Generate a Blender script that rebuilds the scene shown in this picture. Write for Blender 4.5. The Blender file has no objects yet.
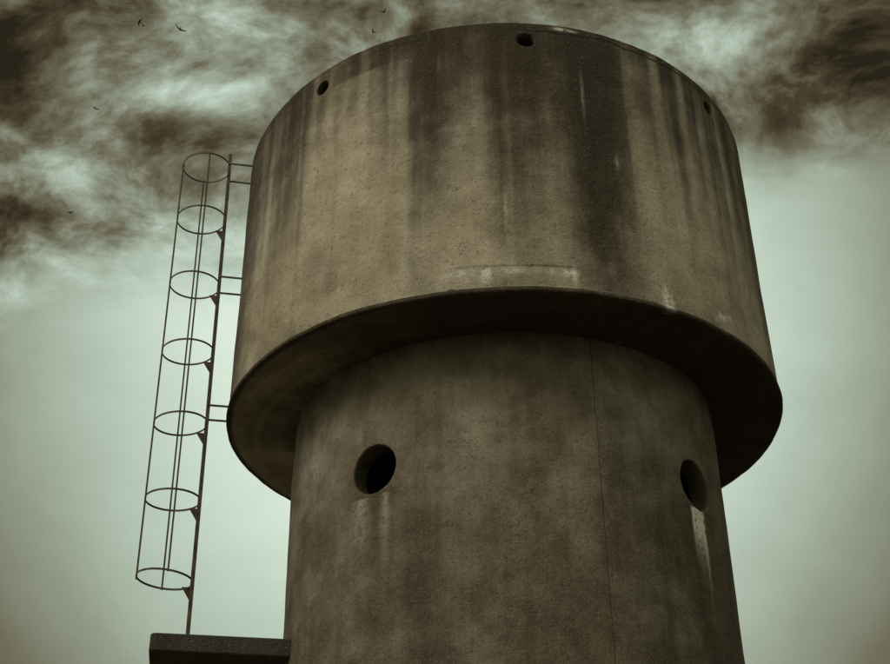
import bpy, math, numpy as np, random
from mathutils import Vector, Matrix
random.seed(4); rng=np.random.default_rng(7)
scene=bpy.context.scene
# ---------------------------------------------------------------- dimensions (metres, tower axis = Z)
R_DRUM=3.5; R_COL=2.66; Z_BOT=7.09; Z_TOP=10.995; GROUND=-1.6
CAM=Vector((0,-14.4264,0)); TH,PS,RO=0.5446,-0.0508,-0.01
F=Vector((math.sin(PS)*math.cos(TH),math.cos(PS)*math.cos(TH),math.sin(TH)))
r0=Vector((math.cos(PS),-math.sin(PS),0)); u0=r0.cross(F)
RT=math.cos(RO)*r0+math.sin(RO)*u0; UP=-math.sin(RO)*r0+math.cos(RO)*u0

# ---------------------------------------------------------------- node helpers
class NT:
    def __init__(s,tree): s.t=tree; s.n=tree.nodes; s.l=tree.links
    def node(s,typ,**kw):
        n=s.n.new(typ)
        for k,v in kw.items(): setattr(n,k,v)
        return n
    def put(s,sock,v):
        if isinstance(v,bpy.types.NodeSocket): s.l.new(v,sock)
        elif v is not None: sock.default_value=v
    def m(s,op,a,b=None,c=None,clamp=False):
        n=s.node('ShaderNodeMath',operation=op,use_clamp=clamp)
        s.put(n.inputs[0],a)
        if b is not None: s.put(n.inputs[1],b)
        if c is not None: s.put(n.inputs[2],c)
        return n.outputs[0]
    def v(s,op,a,b=None):
        n=s.node('ShaderNodeVectorMath',operation=op)
        s.put(n.inputs[0],a)
        if b is not None: s.put(n.inputs[1],b)
        return n.outputs['Value'] if op in('DOT_PRODUCT','LENGTH') else n.outputs[0]
    def noise(s,vec,scale,detail=4,rough=.55,dist=0,col=False):
        n=s.node('ShaderNodeTexNoise'); s.put(n.inputs['Vector'],vec)
        n.inputs['Scale'].default_value=scale; n.inputs['Detail'].default_value=detail
        n.inputs['Roughness'].default_value=rough; n.inputs['Distortion'].default_value=dist
        return n.outputs['Color'] if col else n.outputs[0]
    def rng(s,x,a,b,c=0.,d=1.,smooth=True):
        n=s.node('ShaderNodeMapRange'); n.clamp=True
        if smooth: n.interpolation_type='SMOOTHSTEP'
        s.put(n.inputs[0],x)
        for i,q in enumerate((a,b,c,d)): n.inputs[i+1].default_value=q
        return n.outputs[0]
    def mix(s,f,a,b):
        n=s.node('ShaderNodeMix',data_type='RGBA')
        s.put(n.inputs[0],f); s.put(n.inputs[6],a); s.put(n.inputs[7],b)
        return n.outputs[2]
    def comb(s,x,y,z):
        n=s.node('ShaderNodeCombineXYZ')
        for i,q in enumerate((x,y,z)): s.put(n.inputs[i],q)
        return n.outputs[0]
    def scale(s,vec,sc):
        return s.v('MULTIPLY',vec,sc)

def rgba(c): return (c[0],c[1],c[2],1)
def new_mat(name):
    m=bpy.data.materials.new(name); m.use_nodes=True; t=NT(m.node_tree)
    b=m.node_tree.nodes['Principled BSDF']
    return m,t,b

# ---------------------------------------------------------------- concrete
def concrete(name,dark_mul=1.0,crack=None,rimcrack=False,tone=1.0,mott=.42):
    m,t,b=new_mat(name)
    tc=t.node('ShaderNodeTexCoord').outputs['Object']
    at=t.node('ShaderNodeAttribute',attribute_name='stain_shade')
    sp=t.node('ShaderNodeSeparateColor'); t.l.new(at.outputs['Color'],sp.inputs[0])
    dk,lt=sp.outputs[0],sp.outputs[1]
    big=t.noise(tc,.6,4,.62); mid=t.noise(tc,2.6,4,.62); fine=t.noise(tc,16,3,.65); grain=t.noise(tc,60,2,.7)
    streak=t.noise(t.scale(tc,(1,1,.07)),5.5,4,.62)
    streakf=t.noise(t.scale(tc,(1,1,.04)),17,3,.6)
    base=t.mix(t.rng(big,.34,.66),rgba([x*tone for x in(.315,.275,.195)]),rgba([x*tone for x in(.455,.410,.318)]))
    mm=t.m('ADD',t.m('MULTIPLY',mid,.6),t.m('MULTIPLY',streak,.4))
    base=t.mix(t.rng(mm,.60,.36,0,mott),base,rgba([x*tone for x in(.16,.126,.073)]))
    # dark water staining plus painted shade
    f=t.m('MULTIPLY',dk,t.m('ADD',.08,t.m('ADD',t.m('MULTIPLY',streak,.98),t.m('MULTIPLY',streakf,.62))))
    f=t.m('SUBTRACT',f,t.m('MULTIPLY',t.m('SUBTRACT',mid,.5),t.m('MULTIPLY',dk,1.3)))
    f=t.m('MAXIMUM',t.m('MULTIPLY',t.m('SUBTRACT',f,.04),dark_mul),0.)
    f=t.m('MULTIPLY',t.m('SUBTRACT',1.,t.m('EXPONENT',t.m('MULTIPLY',f,-1.9))),.98)
    c=t.mix(f,base,rgba((.027,.018,.009)))
    # pale lime marks
    g=t.m('MULTIPLY',lt,t.rng(t.m('ADD',t.m('MULTIPLY',fine,.5),t.m('MULTIPLY',streakf,.5)),.38,.55,.25,1))
    c=t.mix(t.m('MINIMUM',g,.95),c,rgba((.74,.75,.66)))
    # speckle
    sc=t.mix(.36,c,rgba((.5,.48,.39)))
    c=t.mix(t.rng(grain,.55,.72,0,.6),c,sc)
    c=t.mix(t.rng(t.m('ADD',t.m('MULTIPLY',grain,.6),t.m('MULTIPLY',fine,.4)),.48,.32,0,.7),c,rgba((.04,.031,.018)))
    ck=None
    sx=t.node('ShaderNodeSeparateXYZ'); t.l.new(tc,sx.inputs[0])
    if crack is not None:
        az=t.m('ARCTAN2',sx.outputs[0],t.m('MULTIPLY',sx.outputs[1],-1.))
        for a0,w,amt,zlo,zhi in crack:
            wob=t.m('MULTIPLY',t.m('SUBTRACT',t.noise(t.scale(tc,(.0,.0,1)),2.3,5,.65),.5),.025)
            d=t.m('ABSOLUTE',t.m('SUBTRACT',t.m('SUBTRACT',az,math.radians(a0)),wob))
            k=t.m('MULTIPLY',t.rng(d,w,w*.3),t.rng(fine,.30,.52,.2,amt))
            k=t.m('MULTIPLY',k,t.m('MULTIPLY',t.rng(sx.outputs[2],zlo-.2,zlo),t.rng(sx.outputs[2],zhi+.2,zhi)))
            ck=k if ck is None else t.m('MAXIMUM',ck,k)
    if rimcrack:
        wob=t.m('MULTIPLY',t.m('SUBTRACT',t.noise(tc,1.4,4,.7),.5),.16)
        d=t.m('ABSOLUTE',t.m('SUBTRACT',t.m('SUBTRACT',sx.outputs[2],Z_TOP-.13),wob))
        k=t.m('MULTIPLY',t.rng(d,.020,.007),t.rng(big,.42,.56,.15,.95))
        ck=k if ck is None else t.m('MAXIMUM',ck,k)
    if ck is not None: c=t.mix(ck,c,rgba((.02,.015,.009)))
    t.l.new(c,b.inputs['Base Color'])
    b.inputs['Roughness'].default_value=.92; b.inputs['Specular IOR Level'].default_value=.25
    h=t.m('ADD',t.m('MULTIPLY',fine,.6),t.m('ADD',t.m('MULTIPLY',grain,.4),t.m('MULTIPLY',mid,.8)))
    bp=t.node('ShaderNodeBump'); bp.inputs['Strength'].default_value=.8; bp.inputs['Distance'].default_value=.025
    t.l.new(h,bp.inputs['Height']); t.l.new(bp.outputs[0],b.inputs['Normal'])
    return m

# ---------------------------------------------------------------- lathe with real openings
def wob(a,z,k):
    return .004*np.sin(3*a+k+z*.7)+.003*np.sin(7*a-z*1.9+k*2)+.002*np.sin(17*a+z*3.1)+.0015*np.sin(31*a-z*6.3+k)+.0012*np.sin(53*a+9*z)
def lathe(name,prof,holes,depth,stain_shade_fn,mat,k=0.,N=720):
    """prof: list of (radius,z); holes: (azimuth_deg,z,r,wall radius)"""
    prof=np.array(prof); M=len(prof)
    a=np.linspace(-math.pi,math.pi,N,endpoint=False)
    A,_=np.meshgrid(a,prof[:,0]); RR=np.repeat(prof[:,0][:,None],N,1).copy(); ZZ=np.repeat(prof[:,1][:,None],N,1).copy()
    RR+=wob(A,ZZ,k)*np.clip(RR/2.,0,1)
    ZZ+=(.004*np.sin(9*A+k)+.0015*np.sin(23*A)+.001*np.sin(61*A+1)+.0008*np.sin(97*A))*np.clip((RR-1)/2,0,1)
    AA=A.copy()
    faces=np.zeros((M-1,N),bool)+True
    tubes=[]
    for az,hz,hr,wr in holes:
        a0=math.radians(az)
        def dif(x): return (x-a0+math.pi)%(2*math.pi)-math.pi
        ds=np.sin(dif(AA))*wr; dz=ZZ-hz
        front=np.cos(dif(AA))>.5
        cs=(ds+np.roll(ds,-1,1))/2; cs=(cs[:-1]+cs[1:])/2; cz=(dz[:-1]+dz[1:])/2
        rem=(np.hypot(cs,cz)<hr)&front[:-1]&(np.abs(RR[:-1]-wr)<.08)&faces
        faces[rem]=False
        cnt={}
        for i,j in zip(*np.where(rem)):
            j2=(j+1)%N; q=[(i,j),(i,j2),(i+1,j2),(i+1,j)]
            for e in range(4):
                p,s=q[e],q[(e+1)%4]
                if (s,p) in cnt: del cnt[(s,p)]
                else: cnt[(p,s)]=1
        for v in {p for p,_ in cnt}:
            x,y=ds[v],dz[v]; L=math.hypot(x,y); x*=hr/L;y*=hr/L
            AA[v]=a0+math.asin(x/wr); ZZ[v]=hz+y
        tubes.append((az,list(cnt),hr,hz,wr))
    X=RR*np.sin(AA);Y=-RR*np.cos(AA)
    verts=np.stack([X,Y,ZZ],-1).reshape(-1,3).tolist()
    st=stain_shade_fn(np.degrees(A),ZZ,RR).reshape(-1,4).tolist()
    fl=[]
    for i in range(M-1):
        for j in range(N):
            if faces[i,j]:
                j2=(j+1)%N; fl.append((i*N+j,i*N+j2,(i+1)*N+j2,(i+1)*N+j))
    nf=len(fl)
    for az,edges,hr,hz,wr in tubes:
        a0=math.radians(az); ax=np.array([math.sin(a0),-math.cos(a0),0])
        mp={}
        def g(v,lev):
            key=(v,lev)
            if key not in mp:
                P=np.array(verts[v[0]*N+v[1]])
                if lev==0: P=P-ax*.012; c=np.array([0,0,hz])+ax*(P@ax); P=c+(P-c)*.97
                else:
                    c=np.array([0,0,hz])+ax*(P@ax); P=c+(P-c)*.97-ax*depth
                mp[key]=len(verts); verts.append(P.tolist()); st.append([.6 if lev==0 else 1.2,0,0,1])  # inner faces of openings coloured darker to stand in for recess shade
            return mp[key]
        for p,s in edges:
            i0=p[0]*N+p[1]; i1=s[0]*N+s[1]
            fl.append((i0,i1,g(s,0),g(p,0))); fl.append((g(p,0),g(s,0),g(s,1),g(p,1)))
    me=bpy.data.meshes.new(name); me.from_pydata(verts,[],fl)
    ca=me.color_attributes.new('stain_shade','FLOAT_COLOR','POINT'); ca.data.foreach_set('color',np.array(st,np.float32).ravel())
    me.polygons.foreach_set('use_smooth',[True]*nf+[False]*(len(fl)-nf))
    me.materials.append(mat); me.update()
    o=bpy.data.objects.new(name,me); scene.collection.objects.link(o); return o

def gs(x,c,w): return np.exp(-((x-c)/w)**2)
def n1(x,seed,f):
    r=np.random.default_rng(seed); o=np.zeros_like(x)
    for i in range(7):
        o+=np.sin(x*f*(1+i*.73)+r.uniform(0,6.3))*r.uniform(.4,1)/(1+i*.35)
    return o/2.6
def drum_stain_shade(a,z,rr):
    s=Z_TOP-z
    dk=np.zeros_like(a); lt=np.zeros_like(a)
    aw=a+.35*n1(z,5,2.1)
    L=[(-11,2.5,1.25,1.7),(-6,1.6,.6,1.1),(-14.5,1.0,.45,2.0),(1,1.6,.6,2.1),(7.5,2.4,.75,1.9),(5,1.1,.5,2.8),(13,1.8,.5,1.7),(17.5,2.8,1.2,2.6),(21,3.2,1.5,3.2),(25,1.8,.5,2.1),
       (-46,2.2,1.0,1.5),(-41,1.2,.6,1.2),(-50,1.4,.7,1.9),(-36.7,1.2,.55,1.1),(-62,3.0,.65,2.4),(-56,1.6,.5,1.4),(-69,4,.7,3.4),(-75,4,.7,4.5),(-28,1.2,.3,1.0),(-21,1.5,.35,1.3),
       (33,1.5,.3,1.3),(39,1.8,.4,1.5),(45,1.3,.35,1.7),(52.8,1.4,.6,1.6),(60,2.0,.6,2.3),(68,3,.6,3.0),(74,4,.6,3.4)]
    for c,w,A,ln in L:
        dk+=.95*A*gs(aw,c,w*(1+.12*s))/(1+np.exp((s-ln)/(.25*ln)))
    for _ in range(420):
        c=rng.uniform(-180,180); w=rng.uniform(.25,1.2); A=rng.uniform(.05,.36); ln=rng.uniform(.25,2.4)
        dk+=A*gs(aw,c,w)/(1+np.exp((s-ln)/(.35*ln)))
    dk+=.55*np.exp(-((a-5)/24)**4)/(1+np.exp((s-1.3)/.5))
    dk+=(.36+.3*n1(a/57.3,41,9).clip(0))*np.exp(-s/.55)+.30*np.exp(-s/.06)
    dk+=.02+.10*n1(a/57.3,3,6)*np.exp(-s/2)
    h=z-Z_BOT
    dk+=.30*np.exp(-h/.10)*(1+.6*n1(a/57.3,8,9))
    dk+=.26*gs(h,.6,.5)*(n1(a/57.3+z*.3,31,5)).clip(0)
    dk*=1-.55*gs(a,-27,9)*(s>.4)
    # faint repair strip and lime marks low on the wall
    strip=((a>-9)&(a<15))
    dk+=.55*gs(z,7.435,.012)*strip*(.7+.5*n1(a/57.3,19,30))
    lt+=.55*gs(z,7.37,.035)*strip*(.5+.9*n1(a/57.3,9,40))
    for c,zz,w,hh,A in((-1.7,7.30,.9,.07,1),(13.7,7.32,.35,.10,1),(12.4,7.34,.5,.04,.6),(31.5,7.27,.8,.14,1.3),(32.6,7.20,.5,.08,1.2),(46,7.34,.9,.05,1.2),(48.5,7.37,.8,.04,1.0),(44,7.28,.4,.05,.8),(24,9.0,.4,.1,.35),(37,8.3,.4,.10,.5),(18,9.9,.3,.3,.25),(14.5,10.93,1.6,.018,1.2),(17,10.92,.8,.012,.9),(-30,7.5,.5,.05,.3),(2,8.2,.25,.2,.4),(-17,7.6,.3,.08,.4),(-9,7.34,.5,.03,.5),(58,8.0,.5,.08,.4)):
        lt+=A*gs(a,c,w)*gs(z,zz,hh)
    # underside: shade painted in, dark on the right and by the column, paler left
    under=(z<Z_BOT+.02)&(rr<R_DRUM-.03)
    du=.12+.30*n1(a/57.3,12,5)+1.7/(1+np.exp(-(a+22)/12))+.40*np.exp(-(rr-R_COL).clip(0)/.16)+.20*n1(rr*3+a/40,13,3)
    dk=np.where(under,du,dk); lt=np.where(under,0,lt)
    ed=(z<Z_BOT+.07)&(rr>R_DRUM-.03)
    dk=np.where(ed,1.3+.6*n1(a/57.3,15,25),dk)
    return np.stack([np.clip(dk,0,2.2),np.clip(lt,0,1.2),0*a,0*a+1],-1)
def col_stain_shade(a,z,rr):
    dk=np.zeros_like(a); lt=np.zeros_like(a)
    s=Z_BOT-z; aw=a+.4*n1(z,6,1.7)
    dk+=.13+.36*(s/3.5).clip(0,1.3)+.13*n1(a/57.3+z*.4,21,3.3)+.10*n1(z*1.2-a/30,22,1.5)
    dk+=.42*gs(s,0,.30)+.42*gs(a,70,22)+.32*gs(a,-78,18)  # shade painted under the drum and down both side edges
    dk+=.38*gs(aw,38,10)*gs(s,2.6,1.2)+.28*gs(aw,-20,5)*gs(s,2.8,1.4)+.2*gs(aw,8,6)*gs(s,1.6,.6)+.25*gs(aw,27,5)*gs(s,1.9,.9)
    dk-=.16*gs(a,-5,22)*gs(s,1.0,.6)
    for hz_a,zz in((-31.9,5.68),(53,5.67)):
        q=(zz-.28-z); on=(q>0)
        dk+=on*(.6*gs(aw,hz_a+1,2.2)*np.exp(-q/.9)+.4*gs(aw,hz_a-4,1.4)*np.exp(-q/1.3)+.3*gs(aw,hz_a+5,1.0)*np.exp(-q/.7))
    q=5.36-z
    lt+=(q>0)*(1.9*gs(aw,52.3,1.3)*np.exp(-(q/.42)**2)+1.5*gs(aw,50.2,.6)*np.exp(-(q/.33)**2)+1.2*gs(aw,54.4,.6)*np.exp(-(q/.6)**2))
    lt+=(q>0)*(.30*gs(aw,-35.5,2.0)*np.exp(-(q/.6)**2)+.22*gs(aw,-28.6,1.0)*np.exp(-(q/.7)**2))
    for _ in range(220):
        c=rng.uniform(-180,180); w=rng.uniform(.4,1.8); A=rng.uniform(.03,.16); z0=rng.uniform(2.5,7.2); ln=rng.uniform(.3,2.5)
        q=z0-z; dk+=A*gs(aw,c,w)*(q>0)*np.clip(q/.3,0,1)*np.exp(-q.clip(0)/ln)
    return np.stack([np.clip(dk,0,1.3),np.clip(lt,0,1.5),0*a,0*a+1],-1)

m_drum=concrete('stained_shaded_drum_concrete',rimcrack=True,tone=1.08,dark_mul=1.5)
m_col=concrete('stained_shaded_column_concrete',crack=[(22.3,.0032,.7,-2,7.2)],tone=.80,mott=.6,dark_mul=1.15)
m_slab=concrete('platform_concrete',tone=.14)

tower=bpy.data.objects.new('concrete_water_tower',None); scene.collection.objects.link(tower)
zs=list(np.arange(Z_BOT+.12,7.55,.02))+list(np.arange(7.57,10.48,.06))+list(np.arange(10.5,Z_TOP-.05,.022))
prof=[(2.5,Z_BOT+.012)]+[(r,Z_BOT+.010) for r in np.arange(2.62,3.42,.05)]+[(3.44,Z_BOT+.004),(3.505,Z_BOT),(3.522,Z_BOT+.006),(3.528,Z_BOT+.02),(3.526,Z_BOT+.05),(3.515,Z_BOT+.062),(3.502,Z_BOT+.075),(3.5,Z_BOT+.09)]+\
     [(3.5,z) for z in zs]+[(3.5,Z_TOP-.03),(3.498,Z_TOP-.018),(3.49,Z_TOP-.006),(3.475,Z_TOP),(3.2,Z_TOP+.01),(1.5,Z_TOP+.06),(.05,Z_TOP+.1)]
hd=[(-36.9+45*i+(-.7 if i==1 else 0),10.70,.108,3.5) for i in range(8)]
drum=lathe('tank_drum',prof,hd,.16,drum_stain_shade,m_drum,0.)
zc=list(np.arange(GROUND-.1,2.0,.15))+list(np.arange(2.05,5.18,.05))+list(np.arange(5.2,6.12,.022))+list(np.arange(6.15,7.03,.06))+[7.06,7.09,7.3]
hc=[(-31.9,5.68,.292,R_COL),(53.2,5.67,.305,R_COL),(143,5.68,.295,R_COL),(233,5.68,.295,R_COL)]
col=lathe('column_shaft',[(R_COL,z) for z in zc],hc,.22,col_stain_shade,m_col,1.7)
for o in(drum,col): o.parent=tower

# ---------------------------------------------------------------- generic mesh builders
def mesh_obj(name,V,Fc,mat,smooth=False,parent=None):
    me=bpy.data.meshes.new(name); me.from_pydata([tuple(v) for v in V],[],Fc); me.update()
    if smooth: me.polygons.foreach_set('use_smooth',[True]*len(me.polygons))
    me.materials.append(mat)
    o=bpy.data.objects.new(name,me); scene.collection.objects.link(o)
    if parent: o.parent=parent
    return o
def tube(V,Fc,pts,rad,n=8,closed=False):
    b=len(V); K=len(pts); pts=[Vector(p) for p in pts]
    for i,p in enumerate(pts):
        if closed: d=(pts[(i+1)%K]-pts[i-1])
        else: d=pts[min(i+1,K-1)]-pts[max(i-1,0)]
        d.normalize(); ref=Vector((0,0,1)) if abs(d.z)<.9 else Vector((1,0,0))
        x=d.cross(ref).normalized(); y=d.cross(x)
        for j in range(n):
            t=2*math.pi*j/n; V.append(p+rad*(x*math.cos(t)+y*math.sin(t)))
    for i in range(K if closed else K-1):
        for j in range(n):
            i2=(i+1)%K; Fc.append((b+i*n+j,b+i*n+(j+1)%n,b+i2*n+(j+1)%n,b+i2*n+j))
    if not closed: Fc.append(tuple(b+j for j in range(n))[::-1]); Fc.append(tuple(b+(K-1)*n+j for j in range(n)))
def bar(V,Fc,p,q,wx,ww,ax):
    p=Vector(p);q=Vector(q);d=(q-p).normalized();ax=Vector(ax); ax=(ax-d*ax.dot(d)).normalized(); s=d.cross(ax)
    b=len(V)
    for c in(p,q):
        for i,j in((-1,-1),(1,-1),(1,1),(-1,1)): V.append(c+ax*(i*ww/2)+s*(j*wx/2))
    for f in((0,1,2,3),(7,6,5,4),(0,4,5,1),(1,5,6,2),(2,6,7,3),(3,7,4,0)): Fc.append(tuple(b+k for k in f))

AZ=math.radians(-75.96); RD=Vector((math.sin(AZ),-math.cos(AZ),0)); TG=Vector((math.cos(AZ),math.sin(AZ),0))
def LP(r,t,z): return RD*r+TG*t+Vector((0,0,z))
# platform slab (cantilevered landing)
V=[];Fc=[]
def slab(V,Fc,outline,z0,z1,bev=.02):
    n=len(outline); b=len(V); cx=sum(p[0] for p in outline)/n; cy=sum(p[1] for p in outline)/n
    def ring(z,ins):
        for x,y in outline:
            L=math.hypot(x-cx,y-cy); V.append(LP(x-(x-cx)/L*ins,y-(y-cy)/L*ins,z))
    ring(z0,bev);ring(z0+bev,0);ring(z1-bev,0);ring(z1,bev)
    for k in range(3):
        for i in range(n): Fc.append((b+k*n+i,b+k*n+(i+1)%n,b+(k+1)*n+(i+1)%n,b+(k+1)*n+i))
    Fc.append(tuple(b+i for i in range(n))[::-1]); Fc.append(tuple(b+3*n+i for i in range(n)))
outl=[(2.45,-.75),(4.06,-.75),(4.10,-.74),(4.12,-.70),(4.12,.50),(4.10,.54),(4.06,.55),(2.45,.55)]
slab(V,Fc,outl,3.98,4.175,.012)
slab(V,Fc,[(2.45,-.5),(3.7,-.5),(3.7,-.3),(2.45,-.3)],3.72,3.975,.01)
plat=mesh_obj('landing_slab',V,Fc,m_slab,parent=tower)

# ---------------------------------------------------------------- caged ladder
m_steel,t,b=new_mat('rusted_steel')
tc=t.node('ShaderNodeTexCoord').outputs['Object']
c=t.mix(t.rng(t.noise(tc,9,5,.65),.38,.62),rgba((.05,.038,.025)),rgba((.11,.08,.048)))
t.l.new(c,b.inputs['Base Color']); b.inputs['Roughness'].default_value=.75; b.inputs['Metallic'].default_value=.25
V=[];Fc=[]
ladder=bpy.data.objects.new('caged_ladder',None); scene.collection.objects.link(ladder)
def rr(z): return 3.735+(z-4.3)*.0105   # slight lean of the stiles
for s in(-.19,.19):
    bar(V,Fc,LP(rr(4.165),s,4.165),LP(rr(11.1),s,11.1),.014,.042,RD)
mesh_obj('stiles',V,Fc,m_steel,parent=ladder)
V=[];Fc=[]
z=4.45
while z<11.0:
    tube(V,Fc,[LP(rr(z),-.186,z),LP(rr(z),.186,z)],.010); z+=.3
mesh_obj('rungs',V,Fc,m_steel,True,ladder)
V=[];Fc=[]
HZ=[10.97,10.07,9.01,7.99,6.97,5.955,4.97]
def hoop(z,ang,off=0):
    c=rr(z)+.315; return LP(c+(.325+off)*math.cos(ang),(.33+off)*math.sin(ang),z)
for i,z in enumerate(HZ):
    tilt=random.uniform(-.02,.02)
    n=56
    for k in range(n):
        a0=2*math.pi*k/n;a1=2*math.pi*(k+1)/n
        p=hoop(z,a0);q=hoop(z,a1)
        p=p+Vector((0,0,tilt*math.cos(a0)*1.5));q=q+Vector((0,0,tilt*math.cos(a1)*1.5))
        e=(q-p)*.08
        bar(V,Fc,p-e,q+e,.007,.024,(0,0,1))
mesh_obj('hoops',V,Fc,m_steel,parent=ladder)
V=[];Fc=[]
for ang in(0,math.radians(97),math.radians(-84)):
    zz=[4.95]+[h for h in HZ[::-1][1:-1]]+[10.99]
    for z0,z1 in zip(zz[:-1],zz[1:]):
        bar(V,Fc,hoop(z0,ang,-.006),hoop(z1,ang,-.006),.017 if ang==0 else .006,.021,Vector((0,1,0)) if ang==0 else RD)
mesh_obj('cage_straps',V,Fc,m_steel,parent=ladder)
V=[];Fc=[]
for z in HZ[1:]:
    for s in(-.2,):
        b0=len(V); r_=rr(z)+.02
        for dt in(-.006,.006):
            V+= [LP(r_,s+dt,z-.012),LP(r_+.10,s+dt,z-.012),LP(r_,s+dt,z-.17)]
        Fc+=[(b0,b0+1,b0+2),(b0+5,b0+4,b0+3),(b0,b0+3,b0+4,b0+1),(b0+1,b0+4,b0+5,b0+2),(b0+2,b0+5,b0+3,b0)]
mesh_obj('gussets',V,Fc,m_steel,parent=ladder)
V=[];Fc=[]
for z in(10.93,9.05,7.15):
    for s in(-.2,.2):
        bar(V,Fc,LP(rr(z)+.02,s,z),LP(3.40,s,z),.010,.026,(0,0,1))
mesh_obj('wall_brackets',V,Fc,m_steel,parent=ladder)

# ---------------------------------------------------------------- birds (swallows)
m_bird,t,b=new_mat('bird_plumage')
tc=t.node('ShaderNodeTexCoord').outputs['Object']
t.l.new(t.mix(t.noise(tc,30,3),rgba((.012,.010,.008)),rgba((.03,.025,.02))),b.inputs['Base Color']); b.inputs['Roughness'].default_value=.8
def bird(X,Y,dist,span,yaw,bank,flap):
    V=[];Fc=[]
    prof=[(-.30,.004),(-.24,.03),(-.12,.07),(.02,.095),(.16,.09),(.27,.06),(.33,.065),(.40,.05),(.45,.018),(.50,.003)]
    n=8
    for y,r in prof:
        for j in range(n):
            q=2*math.pi*j/n; V.append((r*math.cos(q),y,r*.85*math.sin(q)))
    for i in range(len(prof)-1):
        for j in range(n): Fc.append((i*n+j,i*n+(j+1)%n,(i+1)*n+(j+1)%n,(i+1)*n+j))
    for s in(-1,1):
        b=len(V)
        W=[(.03,.24,-.08,.02),(.30,.30,-.03,.06),(.55,.20,-.08,.05),(.80,.0,-.17,.02),(1.0,-.20,-.25,0)]
        for x,yl,yt,zz in W:
            h=zz+flap*x*x
            V+=[(s*x,yl,h),(s*x,(yl+yt)/2+.02,h+.014),(s*x,yt,h),(s*x,(yl+yt)/2,h-.008)]
        for i in range(len(W)-1):
            for j in range(4): Fc.append((b+i*4+j,b+i*4+(j+1)%4,b+(i+1)*4+(j+1)%4,b+(i+1)*4+j))
        b=len(V)
        V+=[(0,-.2,.01),(s*.05,-.2,.0),(s*.15,-.62,.0),(s*.10,-.5,.01),(0,-.36,.0)]
        Fc.append((b,b+1,b+2,b+3,b+4))
    o=mesh_obj('bird',V,Fc,m_bird,True)
    o.scale=(span/2,)*3; o.rotation_euler=(0.1,bank,yaw)
    o.location=CAM+(F+RT*X+UP*Y)*dist
for px,py,d,sp,yw,bk,fl in((180,29,34,.38,.5,.4,.3),(140,22,44,.34,2.2,.3,-.2),(144,26,50,.30,1.4,-.5,.4),(383,12,40,.34,-.8,.3,.3),(374,32,42,.34,1.2,-.3,.3),(95,108,40,.34,.3,.4,.2),(70,213,40,.34,2.6,-.3,.3)):
    bird((px-445)/1238.6,(332-py)/1238.6,d,sp,yw,bk,fl)

# ---------------------------------------------------------------- ground (below the frame)
m_g,t,b=new_mat('dry_grass_ground')
tc=t.node('ShaderNodeTexCoord').outputs['Object']
c=t.mix(t.noise(tc,.15,5,.6),rgba((.09,.078,.045)),rgba((.16,.14,.09)))
c=t.mix(t.rng(t.noise(tc,6,3,.7),.45,.65,0,.5),c,rgba((.05,.05,.03)))
t.l.new(c,b.inputs['Base Color']); b.inputs['Roughness'].default_value=.95
V=[];Fc=[];n=48
rings=[0.01,3,8,20,60,200,700,3000]
for q in rings:
    for j in range(n):
        t_=2*math.pi*j/n; V.append((q*math.cos(t_),q*math.sin(t_),GROUND))
for i in range(len(rings)-1):
    for j in range(n): Fc.append((i*n+j,i*n+(j+1)%n,(i+1)*n+(j+1)%n,(i+1)*n+j)[::-1])
mesh_obj('ground',V,Fc,m_g)

# ---------------------------------------------------------------- sky
SUN_EL=math.radians(40); SUN_AZ=math.radians(224)
w=bpy.data.worlds.new('World'); scene.world=w; w.use_nodes=True; w.name='sky'
try:
    w.cycles.sampling_method='MANUAL'; w.cycles.sample_map_resolution=256
except Exception: pass
t=NT(w.node_tree); t.n.clear()
out=t.node('ShaderNodeOutputWorld'); bg=t.node('ShaderNodeBackground'); bg2=t.node('ShaderNodeBackground'); bg3=t.node('ShaderNodeBackground'); add=t.node('ShaderNodeAddShader'); mx=t.node('ShaderNodeMixShader')
d=t.v('NORMALIZE',t.node('ShaderNodeTexCoord').outputs['Generated'])
dot=t.v('DOT_PRODUCT',d,tuple(F)); df=t.m('MAXIMUM',dot,.25)
X=t.m('DIVIDE',t.v('DOT_PRODUCT',d,tuple(RT)),df); Y=t.m('DIVIDE',t.v('DOT_PRODUCT',d,tuple(UP)),df)
P=t.comb(X,Y,0.)
w1=t.v('SUBTRACT',t.noise(P,3.6,2,.5,0,True),(.5,.5,.5)); 
Q=t.v('ADD',P,t.scale(w1,(.13,.09,0)))
sq=t.node('ShaderNodeSeparateXYZ'); t.l.new(Q,sq.inputs[0]); qx,qy=sq.outputs[0],sq.outputs[1]
def blob(px,py,sx,sy,amp,rot=0,src=None):
    x0,y0=(px-445)/1238.6,(332-py)/1238.6
    c,s=math.cos(rot),math.sin(rot)
    dx=t.m('SUBTRACT',qx,x0);dy=t.m('SUBTRACT',qy,y0)
    a=t.m('DIVIDE',t.m('ADD',t.m('MULTIPLY',dx,c),t.m('MULTIPLY',dy,s)),sx/1238.6)
    b=t.m('DIVIDE',t.m('SUBTRACT',t.m('MULTIPLY',dy,c),t.m('MULTIPLY',dx,s)),sy/1238.6)
    e=t.m('EXPONENT',t.m('MULTIPLY',t.m('ADD',t.m('MULTIPLY',a,a),t.m('MULTIPLY',b,b)),-1.))
    return t.m('MULTIPLY',e,amp)
dd=t.m('ADD',t.m('MULTIPLY',t.m('MULTIPLY',X,X),6.2),t.m('MULTIPLY',t.m('MULTIPLY',t.m('ADD',Y,-.02),t.m('ADD',Y,-.02)),4.8))
clear=t.m('MAXIMUM',t.m('SUBTRACT',1.11,t.m('MULTIPLY',dd,.62)),.36)
wisp=t.noise(t.scale(Q,(1.,1.7,1.)),5.5,7,.62,.25)
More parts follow.
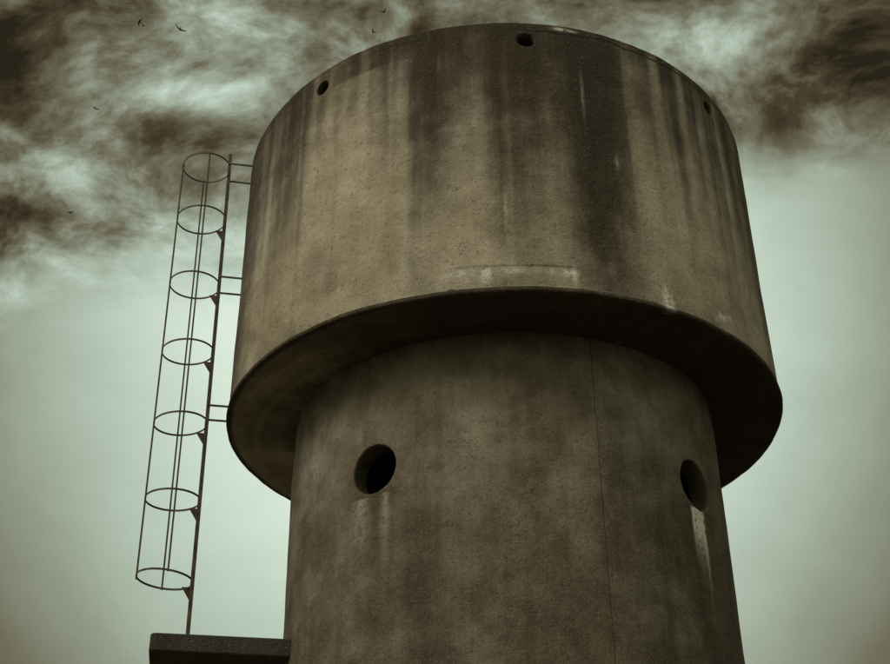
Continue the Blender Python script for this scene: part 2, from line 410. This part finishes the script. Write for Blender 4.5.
wisp2=t.noise(t.scale(Q,(1.,1.4,1.)),15,6,.66,.3)
clear=t.m('ADD',clear,t.m('MULTIPLY',t.m('SUBTRACT',wisp,.5),.16))
tone=t.m('ADD',.49,t.m('ADD',t.m('MULTIPLY',t.m('SUBTRACT',wisp,.5),2.1),t.m('MULTIPLY',t.m('SUBTRACT',wisp2,.5),1.15)))
for bl in((10,80,110,85,-.30),(110,8,130,36,-.14),(30,225,120,34,-.36,-.1),(195,100,95,20,.44,-.12),(100,165,80,22,.28,.15),(860,80,105,62,-.42,.3),(800,172,90,24,.16),(740,50,60,24,.12),(260,45,80,24,.16,.2),(780,2,170,26,-.26),(885,190,40,30,-.12),(330,8,80,24,-.12),(160,262,120,28,.2)):
    tone=t.m('ADD',tone,blob(*bl))
edge=t.m('ADD',qy,t.m('MULTIPLY',qx,-.16))
edge=t.m('ADD',edge,t.m('MULTIPLY',t.m('SUBTRACT',wisp,.5),.20))
cm=t.rng(edge,.05,.14)
val=t.m('ADD',t.m('MULTIPLY',clear,t.m('SUBTRACT',1.,cm)),t.m('MULTIPLY',tone,cm))
cr=t.node('ShaderNodeValToRGB'); t.l.new(val,cr.inputs[0])
def lin(c): return tuple((x/255/12.92 if x/255<=.04045 else ((x/255+.055)/1.055)**2.4) for x in c)+(1,)
stops=[(0,(34,28,15)),(.2,(70,61,43)),(.4,(108,106,86)),(.6,(144,153,134)),(.8,(179,196,178)),(.95,(209,225,208)),(1,(219,234,217))]
els=cr.color_ramp.elements
els[0].position=0; els[0].color=lin(stops[0][1]); els[1].position=1; els[1].color=lin(stops[-1][1])
for p,cc in stops[1:-1]:
    e=els.new(p); e.color=lin(cc)
t.l.new(cr.outputs[0],bg.inputs[0]); bg.inputs[1].default_value=1.0
# plain overcast away from the cloud bank
bg3.inputs[0].default_value=lin((168,168,146)); bg3.inputs[1].default_value=1.0
nish=t.node('ShaderNodeTexSky',sky_type='NISHITA'); nish.sun_disc=False; nish.sun_elevation=SUN_EL; nish.sun_rotation=SUN_AZ
bw=t.node('ShaderNodeRGBToBW'); t.l.new(nish.outputs[0],bw.inputs[0])
nb=t.v('MULTIPLY',t.comb(bw.outputs[0],bw.outputs[0],bw.outputs[0]),(.97,1.,.82))
t.l.new(nb,bg2.inputs[0]); bg2.inputs[1].default_value=.004
t.l.new(t.rng(dot,.42,.62),mx.inputs[0]); t.l.new(bg3.outputs[0],mx.inputs[1]); t.l.new(bg.outputs[0],mx.inputs[2])
t.l.new(mx.outputs[0],add.inputs[0]); t.l.new(bg2.outputs[0],add.inputs[1]); t.l.new(add.outputs[0],out.inputs[0])

sd=bpy.data.lights.new('sun','SUN'); sd.energy=1.5; sd.angle=math.radians(32); sd.color=(1.,.91,.76)
so=bpy.data.objects.new('sun',sd); scene.collection.objects.link(so)
tosun=Vector((math.sin(SUN_AZ)*math.cos(SUN_EL),math.cos(SUN_AZ)*math.cos(SUN_EL),math.sin(SUN_EL)))
so.rotation_euler=tosun.to_track_quat('Z','Y').to_euler()

# ---------------------------------------------------------------- camera
cd=bpy.data.cameras.new('camera'); cd.sensor_width=36; cd.lens=36*1238.6/890; cd.clip_end=8000
co=bpy.data.objects.new('camera',cd); scene.collection.objects.link(co)
M=Matrix((RT,UP,-F)).transposed().to_4x4(); M.translation=CAM; co.matrix_world=M
scene.camera=co
scene.view_settings.view_transform='Standard'; scene.view_settings.look='None'; scene.view_settings.exposure=0
